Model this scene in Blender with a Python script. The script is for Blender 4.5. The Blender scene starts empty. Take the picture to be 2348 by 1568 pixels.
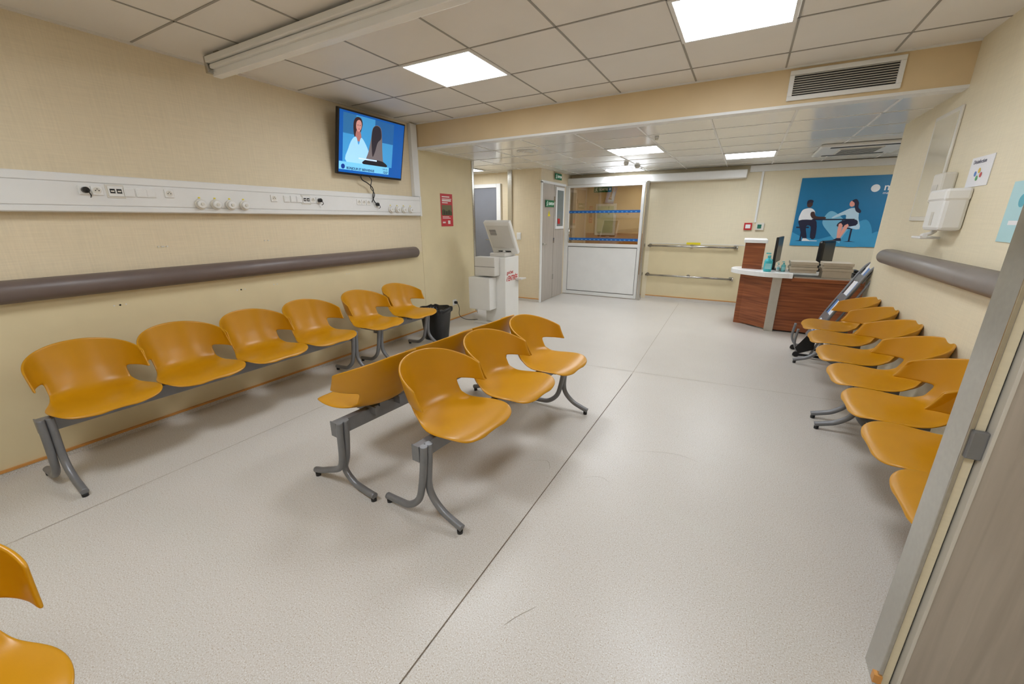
import bpy, bmesh, math, random
from mathutils import Vector, Matrix
random.seed(3)
S=bpy.context.scene
COL=S.collection
def lin(c):
    c=c/255.0
    return c/12.92 if c<=0.04045 else ((c+0.055)/1.055)**2.4
def C(r,g,b): return (lin(r),lin(g),lin(b),1)
MATS={}
def mat(name,rgb,rough=.5,metal=0,noise=0,scale=20,emit=0,bump=0,bscale=200,coat=0):
    if name in MATS: return MATS[name]
    m=bpy.data.materials.new(name); m.use_nodes=True; nt=m.node_tree; n=nt.nodes; l=nt.links
    b=n['Principled BSDF']; c=C(*rgb)
    b.inputs['Base Color'].default_value=c; b.inputs['Roughness'].default_value=rough; b.inputs['Metallic'].default_value=metal
    if coat: b.inputs['Coat Weight'].default_value=coat
    tc=n.new('ShaderNodeTexCoord')
    if noise:
        t=n.new('ShaderNodeTexNoise'); t.inputs['Scale'].default_value=scale; t.inputs['Detail'].default_value=4
        l.new(tc.outputs['Object'],t.inputs['Vector'])
        r=n.new('ShaderNodeValToRGB'); r.color_ramp.elements[0].position=.3; r.color_ramp.elements[1].position=.7
        r.color_ramp.elements[0].color=tuple(x*(1-noise) for x in c[:3])+(1,)
        r.color_ramp.elements[1].color=tuple(min(1,x*(1+noise)) for x in c[:3])+(1,)
        l.new(t.outputs['Fac'],r.inputs['Fac']); l.new(r.outputs['Color'],b.inputs['Base Color'])
    if bump:
        t=n.new('ShaderNodeTexNoise'); t.inputs['Scale'].default_value=bscale
        l.new(tc.outputs['Object'],t.inputs['Vector'])
        bp=n.new('ShaderNodeBump'); bp.inputs['Strength'].default_value=bump; bp.inputs['Distance'].default_value=.002
        l.new(t.outputs['Fac'],bp.inputs['Height']); l.new(bp.outputs['Normal'],b.inputs['Normal'])
    if emit:
        b.inputs['Emission Color'].default_value=c; b.inputs['Emission Strength'].default_value=emit
    MATS[name]=m; return m

def wallpaper(name,rgb,amt=.10):
    m=bpy.data.materials.new(name); m.use_nodes=True; n=m.node_tree.nodes; l=m.node_tree.links; b=n['Principled BSDF']
    tc=n.new('ShaderNodeTexCoord'); outs=[]
    for sc in ((6,6,130),(110,110,5)):
        mp=n.new('ShaderNodeMapping'); mp.inputs['Scale'].default_value=sc; l.new(tc.outputs['Object'],mp.inputs['Vector'])
        t=n.new('ShaderNodeTexNoise'); t.inputs['Scale'].default_value=1.0; t.inputs['Detail'].default_value=3; l.new(mp.outputs['Vector'],t.inputs['Vector']); outs.append(t.outputs['Fac'])
    a=n.new('ShaderNodeMath'); a.operation='ADD'; l.new(outs[0],a.inputs[0]); l.new(outs[1],a.inputs[1])
    mr=n.new('ShaderNodeMapRange'); mr.inputs['From Min'].default_value=.6; mr.inputs['From Max'].default_value=1.4; l.new(a.outputs[0],mr.inputs['Value'])
    mx=n.new('ShaderNodeMix'); mx.data_type='RGBA'; c=C(*rgb)
    mx.inputs[6].default_value=tuple(x*(1-amt*1.2) for x in c[:3])+(1,); mx.inputs[7].default_value=tuple(min(1,x*(1+amt)) for x in c[:3])+(1,)
    l.new(mr.outputs[0],mx.inputs[0]); l.new(mx.outputs[2],b.inputs['Base Color']); b.inputs['Roughness'].default_value=.55
    bp=n.new('ShaderNodeBump'); bp.inputs['Strength'].default_value=.15; bp.inputs['Distance'].default_value=.002; l.new(a.outputs[0],bp.inputs['Height']); l.new(bp.outputs['Normal'],b.inputs['Normal'])
    return m
def floor_mat():
    m=bpy.data.materials.new('floor_vinyl'); m.use_nodes=True; n=m.node_tree.nodes; l=m.node_tree.links; b=n['Principled BSDF']
    tc=n.new('ShaderNodeTexCoord')
    def noise(sc,d=2):
        t=n.new('ShaderNodeTexNoise'); t.inputs['Scale'].default_value=sc; t.inputs['Detail'].default_value=d; l.new(tc.outputs['Object'],t.inputs['Vector']); return t.outputs['Fac']
    def ramp(f,els):
        r=n.new('ShaderNodeValToRGB'); e=r.color_ramp.elements
        e[0].position,e[0].color=els[0]; e[1].position,e[1].color=els[-1]
        for p,c in els[1:-1]:
            x=e.new(p); x.color=c
        l.new(f,r.inputs['Fac']); return r.outputs['Color']
    c1=ramp(noise(230,3),[(.28,C(164,146,122)),(.40,C(202,195,185)),(.58,C(211,207,201)),(.72,C(234,233,231))])
    big=ramp(noise(1.1,3),[(.3,(.94,.935,.93,1)),(.7,(1,1,1,1))])
    v=n.new('ShaderNodeTexVoronoi'); v.inputs['Scale'].default_value=85; l.new(tc.outputs['Object'],v.inputs['Vector'])
    sp=ramp(v.outputs['Distance'],[(.12,(.70,.58,.46,1)),(.21,(1,1,1,1))])
    def mul(a,b_,f=1):
        x=n.new('ShaderNodeMix'); x.data_type='RGBA'; x.blend_type='MULTIPLY'; x.inputs[0].default_value=f; l.new(a,x.inputs[6]); l.new(b_,x.inputs[7]); return x.outputs[2]
    c=mul(mul(c1,big),sp,.6); l.new(c,b.inputs['Base Color'])
    rr=n.new('ShaderNodeMapRange'); rr.inputs['To Min'].default_value=.28; rr.inputs['To Max'].default_value=.44; l.new(noise(4,4),rr.inputs['Value']); l.new(rr.outputs[0],b.inputs['Roughness'])
    return m
def wood_mat(name,a,b_,axis='X',rough=.35):
    m=bpy.data.materials.new(name); m.use_nodes=True; n=m.node_tree.nodes; l=m.node_tree.links; b=n['Principled BSDF']
    tc=n.new('ShaderNodeTexCoord'); mp=n.new('ShaderNodeMapping')
    mp.inputs['Scale'].default_value={'X':(2,2,45),'Z':(40,40,2)}[axis]; l.new(tc.outputs['Object'],mp.inputs['Vector'])
    t=n.new('ShaderNodeTexNoise'); t.inputs['Scale'].default_value=1; t.inputs['Detail'].default_value=5; t.inputs['Distortion'].default_value=.6; l.new(mp.outputs['Vector'],t.inputs['Vector'])
    r=n.new('ShaderNodeValToRGB'); r.color_ramp.elements[0].position=.32; r.color_ramp.elements[1].position=.68
    r.color_ramp.elements[0].color=C(*a); r.color_ramp.elements[1].color=C(*b_)
    l.new(t.outputs['Fac'],r.inputs['Fac']); l.new(r.outputs['Color'],b.inputs['Base Color']); b.inputs['Roughness'].default_value=rough
    return m
def glass_mat(name,tint=(235,240,240),refl=.12,rough=.02):
    m=bpy.data.materials.new(name); m.use_nodes=True; n=m.node_tree.nodes; l=m.node_tree.links
    for x in list(n): n.remove(x)
    o=n.new('ShaderNodeOutputMaterial'); t=n.new('ShaderNodeBsdfTransparent'); g=n.new('ShaderNodeBsdfGlossy'); mx=n.new('ShaderNodeMixShader')
    t.inputs['Color'].default_value=C(*tint); g.inputs['Roughness'].default_value=rough; mx.inputs[0].default_value=refl
    l.new(t.outputs[0],mx.inputs[1]); l.new(g.outputs[0],mx.inputs[2]); l.new(mx.outputs[0],o.inputs[0]); return m

WALL=wallpaper('wallpaper_cream',(224,209,179),.06)
WALL2=mat('wall_panel_yellow',(222,207,168),.42,noise=.04,scale=3)
WALL3=wallpaper('wallpaper_pale',(230,219,191),.04)
PAINT=mat('bulkhead_paint',(220,197,156),.5,noise=.03,scale=4)
FLOOR=floor_mat()
CEIL=mat('ceiling_tile',(230,226,219),.5,noise=.03,scale=2)
CEIL2=mat('ceiling_tile_gloss',(230,228,222),.16,noise=.03,scale=2)
TBAR=mat('ceiling_tbar',(150,146,138),.4,noise=.03,scale=8)
WHITE=mat('white_plastic',(230,230,228),.35,noise=.02,scale=6)
WHITE2=mat('white_lacquer',(236,236,234),.25,noise=.02,scale=6)
OFFW=mat('offwhite_plastic',(220,216,206),.4,noise=.02,scale=6)
BLACK=mat('black_plastic',(18,18,20),.35,noise=.1,scale=10)
DARK=mat('dark_gap',(40,38,36),.6,noise=.1,scale=10)
GREYM=mat('grey_powdercoat',(126,127,130),.35,metal=.3,noise=.04,scale=30)
STEEL=mat('brushed_steel',(190,188,182),.25,metal=1,noise=.05,scale=60)
BUMP=mat('taupe_bumper',(108,95,90),.4,noise=.05,scale=10,bump=.1)
BUMPR=mat('taupe_grey_bumper',(134,126,120),.4,noise=.05,scale=10,bump=.1)
ORNG=mat('orange_trim',(206,146,74),.4,noise=.06,scale=10)
SEAT=mat('ochre_seat_plastic',(194,136,4),.34,noise=.03,scale=8,bump=.05,bscale=600)
LIGHT=mat('light_diffuser',(242,248,255),.5,emit=23)
LIGHTB=mat('light_diffuser_back',(242,248,255),.5,emit=20)
WOODG=wood_mat('grey_wood_door',(166,157,146),(182,173,162),'Z')
WOODR=wood_mat('cherry_wood',(112,56,28),(160,92,52),'X')
GREYD=mat('grey_door_paint',(120,122,130),.4,noise=.03,scale=6)
KRAFT=mat('kraft_card',(186,174,154),.7,noise=.05,scale=20)
TEAL=mat('teal_bottle',(60,180,190),.25,noise=.03,scale=20)
PAPER=mat('paper_white',(235,235,238),.6,noise=.02,scale=10)
RED=mat('alarm_red',(190,30,36),.4,noise=.04,scale=20)
GREEN=mat('exit_green',(0,100,60),.4,noise=.03,scale=20,emit=.1)
YELL=mat('label_yellow',(232,214,30),.5,noise=.03,scale=20)

def link(o,parent=None):
    COL.objects.link(o)
    if parent is not None: o.parent=parent
    return o
def empty(name,loc=(0,0,0),rz=0):
    e=bpy.data.objects.new(name,None); e.location=loc; e.rotation_euler=(0,0,rz); e.empty_display_size=.1; COL.objects.link(e); return e
def frame(name,o,right,up):
    r=Vector(right).normalized(); u=Vector(up).normalized(); nn=r.cross(u)
    e=bpy.data.objects.new(name,None); COL.objects.link(e)
    M=Matrix((r,u,nn)).transposed().to_4x4(); M.translation=Vector(o); e.matrix_world=M; e.empty_display_size=.1; return e
def mk(name,verts,faces,m,parent=None,smooth=False):
    me=bpy.data.meshes.new(name); me.from_pydata([tuple(v) for v in verts],[],faces); me.update()
    bm=bmesh.new(); bm.from_mesh(me); bmesh.ops.recalc_face_normals(bm,faces=bm.faces); bm.to_mesh(me); bm.free()
    if smooth: me.polygons.foreach_set('use_smooth',[True]*len(me.polygons))
    me.materials.append(m); return link(bpy.data.objects.new(name,me),parent)
def bev(o,w,seg=2):
    b=o.modifiers.new('b','BEVEL'); b.width=w; b.segments=seg; b.limit_method='ANGLE'; return o
def box(name,a,b,m,parent=None,bevel=0):
    x0,y0,z0=a;x1,y1,z1=b
    v=[(x0,y0,z0),(x1,y0,z0),(x1,y1,z0),(x0,y1,z0),(x0,y0,z1),(x1,y0,z1),(x1,y1,z1),(x0,y1,z1)]
    f=[(0,3,2,1),(4,5,6,7),(0,1,5,4),(1,2,6,5),(2,3,7,6),(3,0,4,7)]
    o=mk(name,v,f,m,parent)
    if bevel: bev(o,bevel)
    return o
def prism(name,pts,z0,z1,m,parent=None,bevel=0):
    n=len(pts); v=[(x,y,z0) for x,y in pts]+[(x,y,z1) for x,y in pts]
    f=[tuple(range(n))[::-1],tuple(range(n,2*n))]+[(i,(i+1)%n,(i+1)%n+n,i+n) for i in range(n)]
    o=mk(name,v,f,m,parent)
    if bevel: bev(o,bevel)
    return o
def cyl(name,c,r,h,m,parent=None,axis='z',r2=None,seg=28,smooth=True,bevel=0):
    r2=r if r2 is None else r2
    v=[];A={'z':lambda a,b,t:(a,b,t),'x':lambda a,b,t:(t,a,b),'y':lambda a,b,t:(a,t,b)}[axis]
    for k,(rr,t) in enumerate(((r,0),(r2,h))):
        for i in range(seg):
            an=2*math.pi*i/seg; p=A(rr*math.cos(an),rr*math.sin(an),t); v.append((p[0]+c[0],p[1]+c[1],p[2]+c[2]))
    f=[tuple(range(seg))[::-1],tuple(range(seg,2*seg))]+[(i,(i+1)%seg,(i+1)%seg+seg,i+seg) for i in range(seg)]
    o=mk(name,v,f,m,parent)
    if smooth:
        for p in o.data.polygons: p.use_smooth=len(p.vertices)==4
    if bevel: bev(o,bevel,3)
    return o
def lathe(name,c,prof,m,parent=None,seg=28):
    v=[];f=[]
    for r,z in prof:
        for i in range(seg):
            a=2*math.pi*i/seg; v.append((c[0]+r*math.cos(a),c[1]+r*math.sin(a),c[2]+z))
    for k in range(len(prof)-1):
        for i in range(seg):
            f.append((k*seg+i,k*seg+(i+1)%seg,(k+1)*seg+(i+1)%seg,(k+1)*seg+i))
    f.append(tuple(range(seg))); f.append(tuple(range((len(prof)-1)*seg,len(prof)*seg)))
    return mk(name,v,f,m,parent,True)
def cat(pts,n=6,closed=False):
    P=[Vector(p) for p in pts]; out=[]; N=len(P)
    rng=range(N) if closed else range(N-1)
    for i in rng:
        if closed: a,b,c,d=P[i-1],P[i],P[(i+1)%N],P[(i+2)%N]
        else: a,b,c,d=P[max(i-1,0)],P[i],P[i+1],P[min(i+2,N-1)]
        for k in range(n):
            t=k/n; out.append(.5*((2*b)+(c-a)*t+(2*a-5*b+4*c-d)*t*t+(3*b-a-3*c+d)*t**3))
    if not closed: out.append(P[-1])
    return out
def tube(name,pts,r,m,parent=None,seg=12,smooth=6):
    P=cat(pts,smooth) if smooth and len(pts)>2 else [Vector(p) for p in pts]
    v=[];f=[];N=len(P); up=None
    for i,p in enumerate(P):
        t=(P[min(i+1,N-1)]-P[max(i-1,0)]).normalized()
        if up is None: up=t.orthogonal().normalized()
        up=(up-t*up.dot(t)).normalized(); s=t.cross(up)
        for k in range(seg):
            a=2*math.pi*k/seg; v.append(p+up*(r*math.cos(a))+s*(r*math.sin(a)))
    for i in range(N-1):
        for k in range(seg): f.append((i*seg+k,i*seg+(k+1)%seg,(i+1)*seg+(k+1)%seg,(i+1)*seg+k))
    f.append(tuple(range(seg))); f.append(tuple(range((N-1)*seg,N*seg)))
    o=mk(name,v,f,m,parent)
    for p in o.data.polygons: p.use_smooth=len(p.vertices)==4
    return o
def poly(parent,name,pts,m,z=.001,sm=0):
    P=[(p[0],p[1]) for p in pts]
    if sm: P=[(q.x,q.y) for q in cat([(p[0],p[1],0) for p in P],sm,True)]
    return mk(name,[(x,y,z) for x,y in P],[tuple(range(len(P)))],m,parent)
def rect(parent,name,x0,y0,x1,y1,m,z=.001): return poly(parent,name,[(x0,y0),(x1,y0),(x1,y1),(x0,y1)],m,z)
def disc(parent,name,x,y,rx,m,z=.001,ry=None,n=24):
    ry=ry or rx
    return poly(parent,name,[(x+rx*math.cos(2*math.pi*i/n),y+ry*math.sin(2*math.pi*i/n)) for i in range(n)],m,z)
def text(parent,name,s,x,y,size,m,z=.002,align='LEFT',bold=0,sx=1):
    cu=bpy.data.curves.new(name,'FONT'); cu.body=s; cu.size=size; cu.align_x=align; cu.offset=bold; cu.extrude=.0003
    t=bpy.data.objects.new(name+'_c',cu); COL.objects.link(t)
    dg=bpy.context.evaluated_depsgraph_get(); me=bpy.data.meshes.new_from_object(t.evaluated_get(dg)); me.name=name
    bpy.data.objects.remove(t); me.materials.clear(); me.materials.append(m)
    o=link(bpy.data.objects.new(name,me),parent); o.location=(x,y,z); o.scale=(sx,1,1); return o
def pic(name,rgb,emit=0,rough=.4): return mat(name,rgb,rough,emit=emit,noise=.02,scale=12)

XL=-3.5; XR=1.115; YB=3.944; ZC=2.46; ZB=2.20; YF=7.7
# ---------------- room shell ----------------
box('floor',(-5.2,-1.4,-.1),(3.6,11.2,0),FLOOR)
box('wall_left',(XL-.12,-1.4,0),(XL,5.12,ZC),WALL)
box('wall_panel_left',(XL,-1.3,.04),(XL+.004,3.94,1.02),WALL2)
box('wall_panel_left_passage',(XL,3.95,.04),(XL+.004,5.1,2.2),WALL2)
box('wall_back',(XL,-1.42,0),(1.3,-1.3,ZC),WALL)
box('wall_right',(XR,1.42,0),(XR+.14,5.15,ZC),WALL3)
box('wall_right_entry',(1.2,-1.3,0),(1.32,1.3,ZC),WALL)
box('ceiling_front',(XL-.1,-1.42,ZC),(1.32,YB+.1,ZC+.08),CEIL)
box('wall_bulkhead',(XL,YB,ZB+.01),(XR,YB+.1,ZC),PAINT)
box('ceiling_rear',(-5.2,YB+.1,ZB),(3.6,7.82,ZB+.08),CEIL2)
box('trim_bulkhead',(XL,YB-.008,ZB-.008),(XR,YB+.1,ZB+.012),WHITE)
box('trim_bulkhead_top',(XL,YB-.012,ZC-.012),(XR,YB,ZC),WHITE)
box('trim_ceiling_left',(XL,-1.3,ZC-.012),(XL+.02,YB,ZC),OFFW)
box('wall_far_left',(-5.2,YF,0),(-2.95,YF+.12,ZB),WALL)
box('wall_far_lintel',(-2.95,YF,2.0),(-1.55,YF+.12,ZB),WALL)
box('wall_far_right',(-1.55,YF,0),(3.6,YF+.12,ZB),WALL3)
box('wall_reception_right',(3.5,5.0,0),(3.6,YF,ZB),WALL)
box('wall_reception_near',(XR+.14,5.03,0),(3.6,5.15,ZB),WALL)
box('wall_panel_far',(-1.45,YF-.006,.05),(.06,YF,.99),WALL2)
box('trim_panel_far',(-1.45,YF-.012,.985),(.06,YF,1.0),OFFW)
box('trim_cornice_far',(-.05,YF-.05,2.10),(3.5,YF,2.19),WHITE)
box('wall_recess_back',(-5.2,6.6,0),(-3.6,6.7,ZB),WALL)
box('wall_recess_left',(-5.2,5.12,0),(-5.1,6.6,ZB),WALL)
box('wall_recess_near',(-5.2,5.02,0),(XL-.12,5.12,ZB),WALL)
box('wall_jog',(-3.6,6.35,0),(-3.0,6.7,ZB),WALL)
box('wall_passage_left',(-3.1,6.7,0),(-3.0,YF,ZB),WALL)
box('wall_corridor_left',(-3.9,YF+.12,0),(-3.8,11.1,2.3),PAINT)
box('wall_corridor_right',(-.8,YF+.12,0),(-.7,11.1,2.3),PAINT)
box('wall_corridor_end',(-3.9,11.0,0),(-.7,11.1,2.3),PAINT)
box('ceiling_corridor',(-3.9,YF+.12,2.3),(-.7,11.1,2.36),CEIL)
box('wall_panel_corridor',(-3.8,10.98,.0),(-.8,11.0,1.05),mat('corridor_panel',(176,128,84),.5,noise=.05))
cdw=empty('corridor_window_hatch'); box('frame',(-3.55,10.95,1.0),(-3.0,10.98,1.8),WHITE,cdw,.004); box('pane',(-3.49,10.94,1.06),(-3.06,10.95,1.74),mat('corridor_pane',(196,206,170),.3,noise=.1,scale=4),cdw)

def grid(name,x0,x1,y0,y1,z,xs,ys,m=TBAR,w=.011,d=.004):
    V=[];F=[]
    def ab(a,b):
        n=len(V); (x,y,zz),(X,Y,Z)=a,b
        V.extend([(x,y,zz),(X,y,zz),(X,Y,zz),(x,Y,zz),(x,y,Z),(X,y,Z),(X,Y,Z),(x,Y,Z)])
        F.extend([(n,n+3,n+2,n+1),(n,n+1,n+5,n+4),(n+1,n+2,n+6,n+5),(n+2,n+3,n+7,n+6),(n+3,n,n+4,n+7)])
    for x in xs:
        if x0<x<x1: ab((x-w,y0,z-d),(x+w,y1,z))
    for y in ys:
        if y0<y<y1: ab((x0,y-w,z-d),(x1,y+w,z))
    return mk(name,V,F,m)
grid('trim_ceiling_grid_front',XL,XR,-1.3,YB-.012,ZC,[-2.315+.605*k-.005 for k in range(-3,8)],[3.06+.555*k for k in range(-9,3)],TBAR,.006,.003)
grid('trim_ceiling_grid_rear',-5.1,3.5,YB+.1,YF,ZB,[-1.575+.6*k for k in range(-7,10)],[5.07+.55*k for k in range(-3,6)],WHITE,.009,.003)
def panel(x0,y0,x1,y1,z,m=LIGHT):
    e=empty('ceiling_light_panel')
    box('diffuser',(x0+.02,y0+.02,z-.010),(x1-.02,y1-.02,z-.004),m,e)
    for a,b in (((x0,y0),(x1,y0+.02)),((x0,y1-.02),(x1,y1)),((x0,y0+.02),(x0+.02,y1-.02)),((x1-.02,y0+.02),(x1,y1-.02))):
        box('frame',(a[0],a[1],z-.013),(b[0],b[1],z-.003),WHITE,e)
for q in ((-2.32,2.50,-1.71,3.045),(-.50,2.50,.09,3.085),(-2.32,-.3,-1.71,.25),(-.50,-.3,.09,.25)): panel(*q,ZC)  # last two panels are unseen, added around the camera to light the near end
for q in ((-1.57,5.07,-.975,5.62),(-.37,6.17,.22,6.71),(-2.2,7.1,-1.6,7.47)): panel(*q,ZB,LIGHTB)
panel(1.9,6.1,2.5,6.65,ZB,LIGHTB)
panel(-4.5,5.6,-3.95,6.15,ZB,LIGHTB)
panel(-2.6,8.6,-2.0,9.2,2.3,LIGHTB); panel(-2.6,10.0,-2.0,10.5,2.3,LIGHTB)

def strip(name,p,q,w,m,z=.0012):
    p=Vector((p[0],p[1],0));q=Vector((q[0],q[1],0)); d=(q-p).normalized(); s=Vector((-d.y,d.x,0))*w/2
    return mk(name,[(a.x,a.y,z) for a in (p-s,q-s,q+s,p+s)],[(0,1,2,3)],m)
SEAM=mat('floor_seam',(112,98,82),.7,noise=.35,scale=30); SEAM2=mat('floor_seam_light',(170,160,146),.6,noise=.2,scale=20); SCUFF=mat('floor_scuff',(150,140,126),.6,noise=.2,scale=20)
strip('trim_floor_seam',(-.755,-1.2),(-.74,3.64),.005,SEAM)
strip('trim_floor_seam_b',(-.74,3.64),(-.82,7.4),.005,SEAM2)
strip('trim_floor_seam_c',(-2.72,-1.2),(-2.70,3.6),.005,SEAM2)
strip('trim_floor_seam_d',(-2.7,3.55),(1.05,3.87),.004,SEAM2)
def scuff(pts):
    e=cat([(a,b,0) for a,b in pts],5); V=[];F=[]
    for i,p in enumerate(e):
        t=(e[min(i+1,len(e)-1)]-e[max(i-1,0)]).normalized(); w=.0007*math.sin(math.pi*(i+.3)/(len(e)+.3))+.0002
        V+=[(p.x-t.y*w,p.y+t.x*w,.001),(p.x+t.y*w,p.y-t.x*w,.001)]
    F=[(2*i,2*i+1,2*i+3,2*i+2) for i in range(len(e)-1)]
    mk('trim_floor_scuff',V,F,SCUFF)
for s in ([(-.6,1.9),(-.52,1.95),(-.45,1.92)],[(-.95,1.9),(-.85,1.95),(-.8,1.88)],[(-.45,2.3),(-.2,2.4),(-.05,2.38)],[(-.56,.93),(-.53,.99),(-.49,1.05)]): scuff(s)
def base(name,a,b,side):
    if side in 'LR':
        x=a[0]; s=1 if side=='L' else -1
        box('baseboard_'+name,(min(x,x+s*.012),a[1],0),(max(x,x+s*.012),b[1],.03),FLOOR)
        box('trim_orange_'+name,(min(x,x+s*.016),a[1],.03),(max(x,x+s*.016),b[1],.043),ORNG)
    else:
        box('baseboard_'+name,(a[0],a[1]-.012,0),(b[0],a[1],.05),FLOOR)
        box('trim_orange_'+name,(a[0],a[1]-.016,.05),(b[0],a[1],.063),ORNG)
base('left',(XL+.004,-1.3),(XL,5.1),'L'); base('right',(XR,1.45),(XR,5.15),'R'); base('far',(-1.45,YF-.006),(3.5,YF),'F'); base('jog',(-3.55,6.35),(-3.0,6.35),'F')
box('trim_orange_door',(.54,1.31,.03),(.56,1.33,.06),ORNG)

# ---------------- wall equipment left ----------------
e=empty('wall_cable_trunking')
box('body',(XL,-1.3,1.45),(XL+.065,3.90,1.665),WHITE,e,.006)
box('lid_lower',(XL+.065,-1.3,1.455),(XL+.07,3.885,1.485),WHITE,e,.002)
box('lid_upper',(XL+.065,-1.3,1.49),(XL+.07,3.885,1.615),WHITE,e,.002)
box('lid_top',(XL+.065,-1.3,1.62),(XL+.07,3.885,1.66),WHITE,e,.002)
box('end_cap',(XL,3.885,1.445),(XL+.078,3.905,1.67),WHITE2,e,.004)
X0=XL+.07
def socket(y,z,kind):
    s=empty('wall_socket' if kind!='gas' else 'medical_gas_outlet',(X0,y,z))
    if kind=='gas':
        cyl('ring',(0,0,0),.036,.014,OFFW,s,'x',bevel=.003); cyl('cap',(.014,0,0),.027,.02,WHITE2,s,'x',bevel=.004); cyl('nozzle',(.034,0,0),.010,.008,OFFW,s,'x')
        box('tag',(.0,-.006,.040),(.004,.006,.048),YELL,s); return
    box('plate',(0,-.026,-.026),(.008,.026,.026),WHITE2,s,.003)
    if kind=='fr': 
        cyl('well',(.008,0,0),.019,.001,OFFW,s,'x'); cyl('hole_l',(.009,-.008,0),.003,.001,BLACK,s,'x'); cyl('hole_r',(.009,.008,0),.003,.001,BLACK,s,'x'); cyl('pin',(.009,0,.009),.003,.006,STEEL,s,'x')
    if kind=='plug':
        cyl('plug',(.008,0,0),.017,.03,BLACK,s,'x',bevel=.003); tube('cord',[(.03,0,0),(.045,.005,-.01),(.05,.01,-.03),(.02,.015,-.04)],.003,BLACK,s)
    if kind=='rj':
        box('surround',(-.002,-.045,-.04),(.004,.045,.04),OFFW,s,.004); box('plate2',(.006,-.036,-.03),(.01,.036,.03),WHITE,s,.003)
        for dy in (-.016,.016): box('jack',(.010,dy-.012,-.012),(.012,dy+.012,.014),BLACK,s); box('jack_lid',(.012,dy-.008,-.004),(.013,dy+.008,.004),OFFW,s)
    if kind=='blank': box('rocker',(.008,-.02,-.02),(.010,.02,.02),WHITE,s,.002)
for y,z,kd in ((.97,1.575,'plug'),(1.025,1.575,'fr'),(1.11,1.575,'rj'),(1.175,1.572,'blank'),(1.235,1.572,'blank'),(1.285,1.572,'blank'),(1.385,1.575,'fr'),
    (2.105,1.575,'fr'),(2.215,1.575,'blank'),(2.275,1.575,'blank'),(2.33,1.575,'blank'),(2.395,1.575,'rj'),(2.46,1.575,'fr'),(2.52,1.575,'plug'),
    (2.975,1.575,'fr'),(3.035,1.575,'fr'),(3.095,1.575,'fr'),(3.2,1.56,'plug')): socket(y,z,kd)
for y in (1.56,1.66,1.76,1.86,3.40,3.50,3.60,3.71): socket(y,1.513,'gas')
def bumper(name,xw,s,y0,y1,z0,z1,m):
    prof=[]; n=12; zc=(z0+z1)/2; h=(z1-z0)/2
    for i in range(n+1):
        a=-math.pi/2+math.pi*i/n; prof.append((xw+s*(.03+.065*math.cos(a)),zc+h*math.sin(a)))
    prof=[(xw,z0)]+prof+[(xw,z1)]; N=len(prof)
    ee=empty(name); V=[];F=[]
    ys=[(y0,1),(y1-.03,1),(y1-.01,.85),(y1,.6)]
    for y,sc in ys:
        for x,z in prof: V.append((xw+(x-xw)*sc,y,zc+(z-zc)*sc))
    for j in range(len(ys)-1):
        for i in range(N): F.append((j*N+i,j*N+(i+1)%N,(j+1)*N+(i+1)%N,(j+1)*N+i))
    F.append(tuple(range(N))); F.append(tuple(range((len(ys)-1)*N,len(ys)*N)))
    mk('rail',V,F,m,ee,True)
bumper('wall_bumper_rail',XL,1,-1.3,3.82,.965,1.09,BUMP)
bumper('wall_bumper_rail',XR,-1,1.45,4.62,1.035,1.155,BUMPR)
box('wall_conduit',(XL,3.83,1.67),(XL+.05,3.93,2.445),WHITE,None,.004)
for y,z in ((1.28,1.23),(1.30,1.23),(2.01,1.24),(2.10,.66),(1.72,.865),(1.75,.865),(.97,.875),(1.0,.875),(2.78,.875),(2.02,.87)):
    for d in (0,.03): cyl('wall_screw_cap',(XL,y+d,z),.005,.006,OFFW,None,'x')

# TV
tv=frame('wall_television',(-3.42,2.75,1.822),(0,1,0),(.12,0,.55))
W_,H_=.84,.56
box('bezel',(0,0,-.035),(W_,H_,0),BLACK,tv,.004)
box('rear_housing',(.15,.1,-.06),(W_-.15,H_-.15,-.035),BLACK,tv,.01)
def E(n,rgb,e=.8): return pic('tv_'+n,rgb,e,.25)
rect(tv,'screen',.014,.02,W_-.014,H_-.014,E('blue',(6,80,160)),.001)
rect(tv,'video',.055,.115,.68,.53,E('bgvideo',(60,140,195)),.0016)
rect(tv,'video_wall_dark',.055,.36,.20,.53,E('shelf',(40,100,150)),.0020)
rect(tv,'video_window',.43,.34,.68,.53,E('window',(30,90,150)),.0020)
poly(tv,'doctor_hair',[(.17,.41),(.175,.48),(.21,.515),(.255,.51),(.275,.47),(.265,.42),(.24,.36),(.19,.34)],E('hair',(50,28,30)),.0024,5)
poly(tv,'doctor_neck',[(.205,.40),(.25,.40),(.265,.32),(.20,.32)],E('skin2',(160,105,100)),.0026,3)
poly(tv,'doctor_face',[(.2,.43),(.205,.475),(.235,.495),(.262,.475),(.262,.43),(.238,.395),(.215,.40)],E('skin',(190,135,128)),.0028,5)
rect(tv,'doctor_eyes',.215,.447,.227,.452,BLACK,.003); rect(tv,'doctor_eye',.24,.447,.252,.452,BLACK,.003); rect(tv,'doctor_mouth',.225,.415,.245,.42,E('mouth',(150,60,60)),.003)
poly(tv,'doctor_coat',[(.10,.115),(.12,.24),(.16,.32),(.205,.345),(.235,.28),(.262,.345),(.31,.31),(.37,.22),(.40,.115)],E('coat',(150,200,232)),.0027,4)
poly(tv,'visitor_hair',[(.34,.13),(.36,.24),(.385,.36),(.40,.45),(.45,.485),(.505,.465),(.525,.38),(.535,.28),(.55,.18),(.56,.13)],E('blonde',(104,96,98)),.0032,5)
poly(tv,'visitor_hair_dark',[(.39,.36),(.405,.45),(.45,.48),(.50,.46),(.515,.38),(.47,.33),(.44,.24),(.41,.2)],E('hairdark',(40,34,42)),.0034,5)
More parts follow.
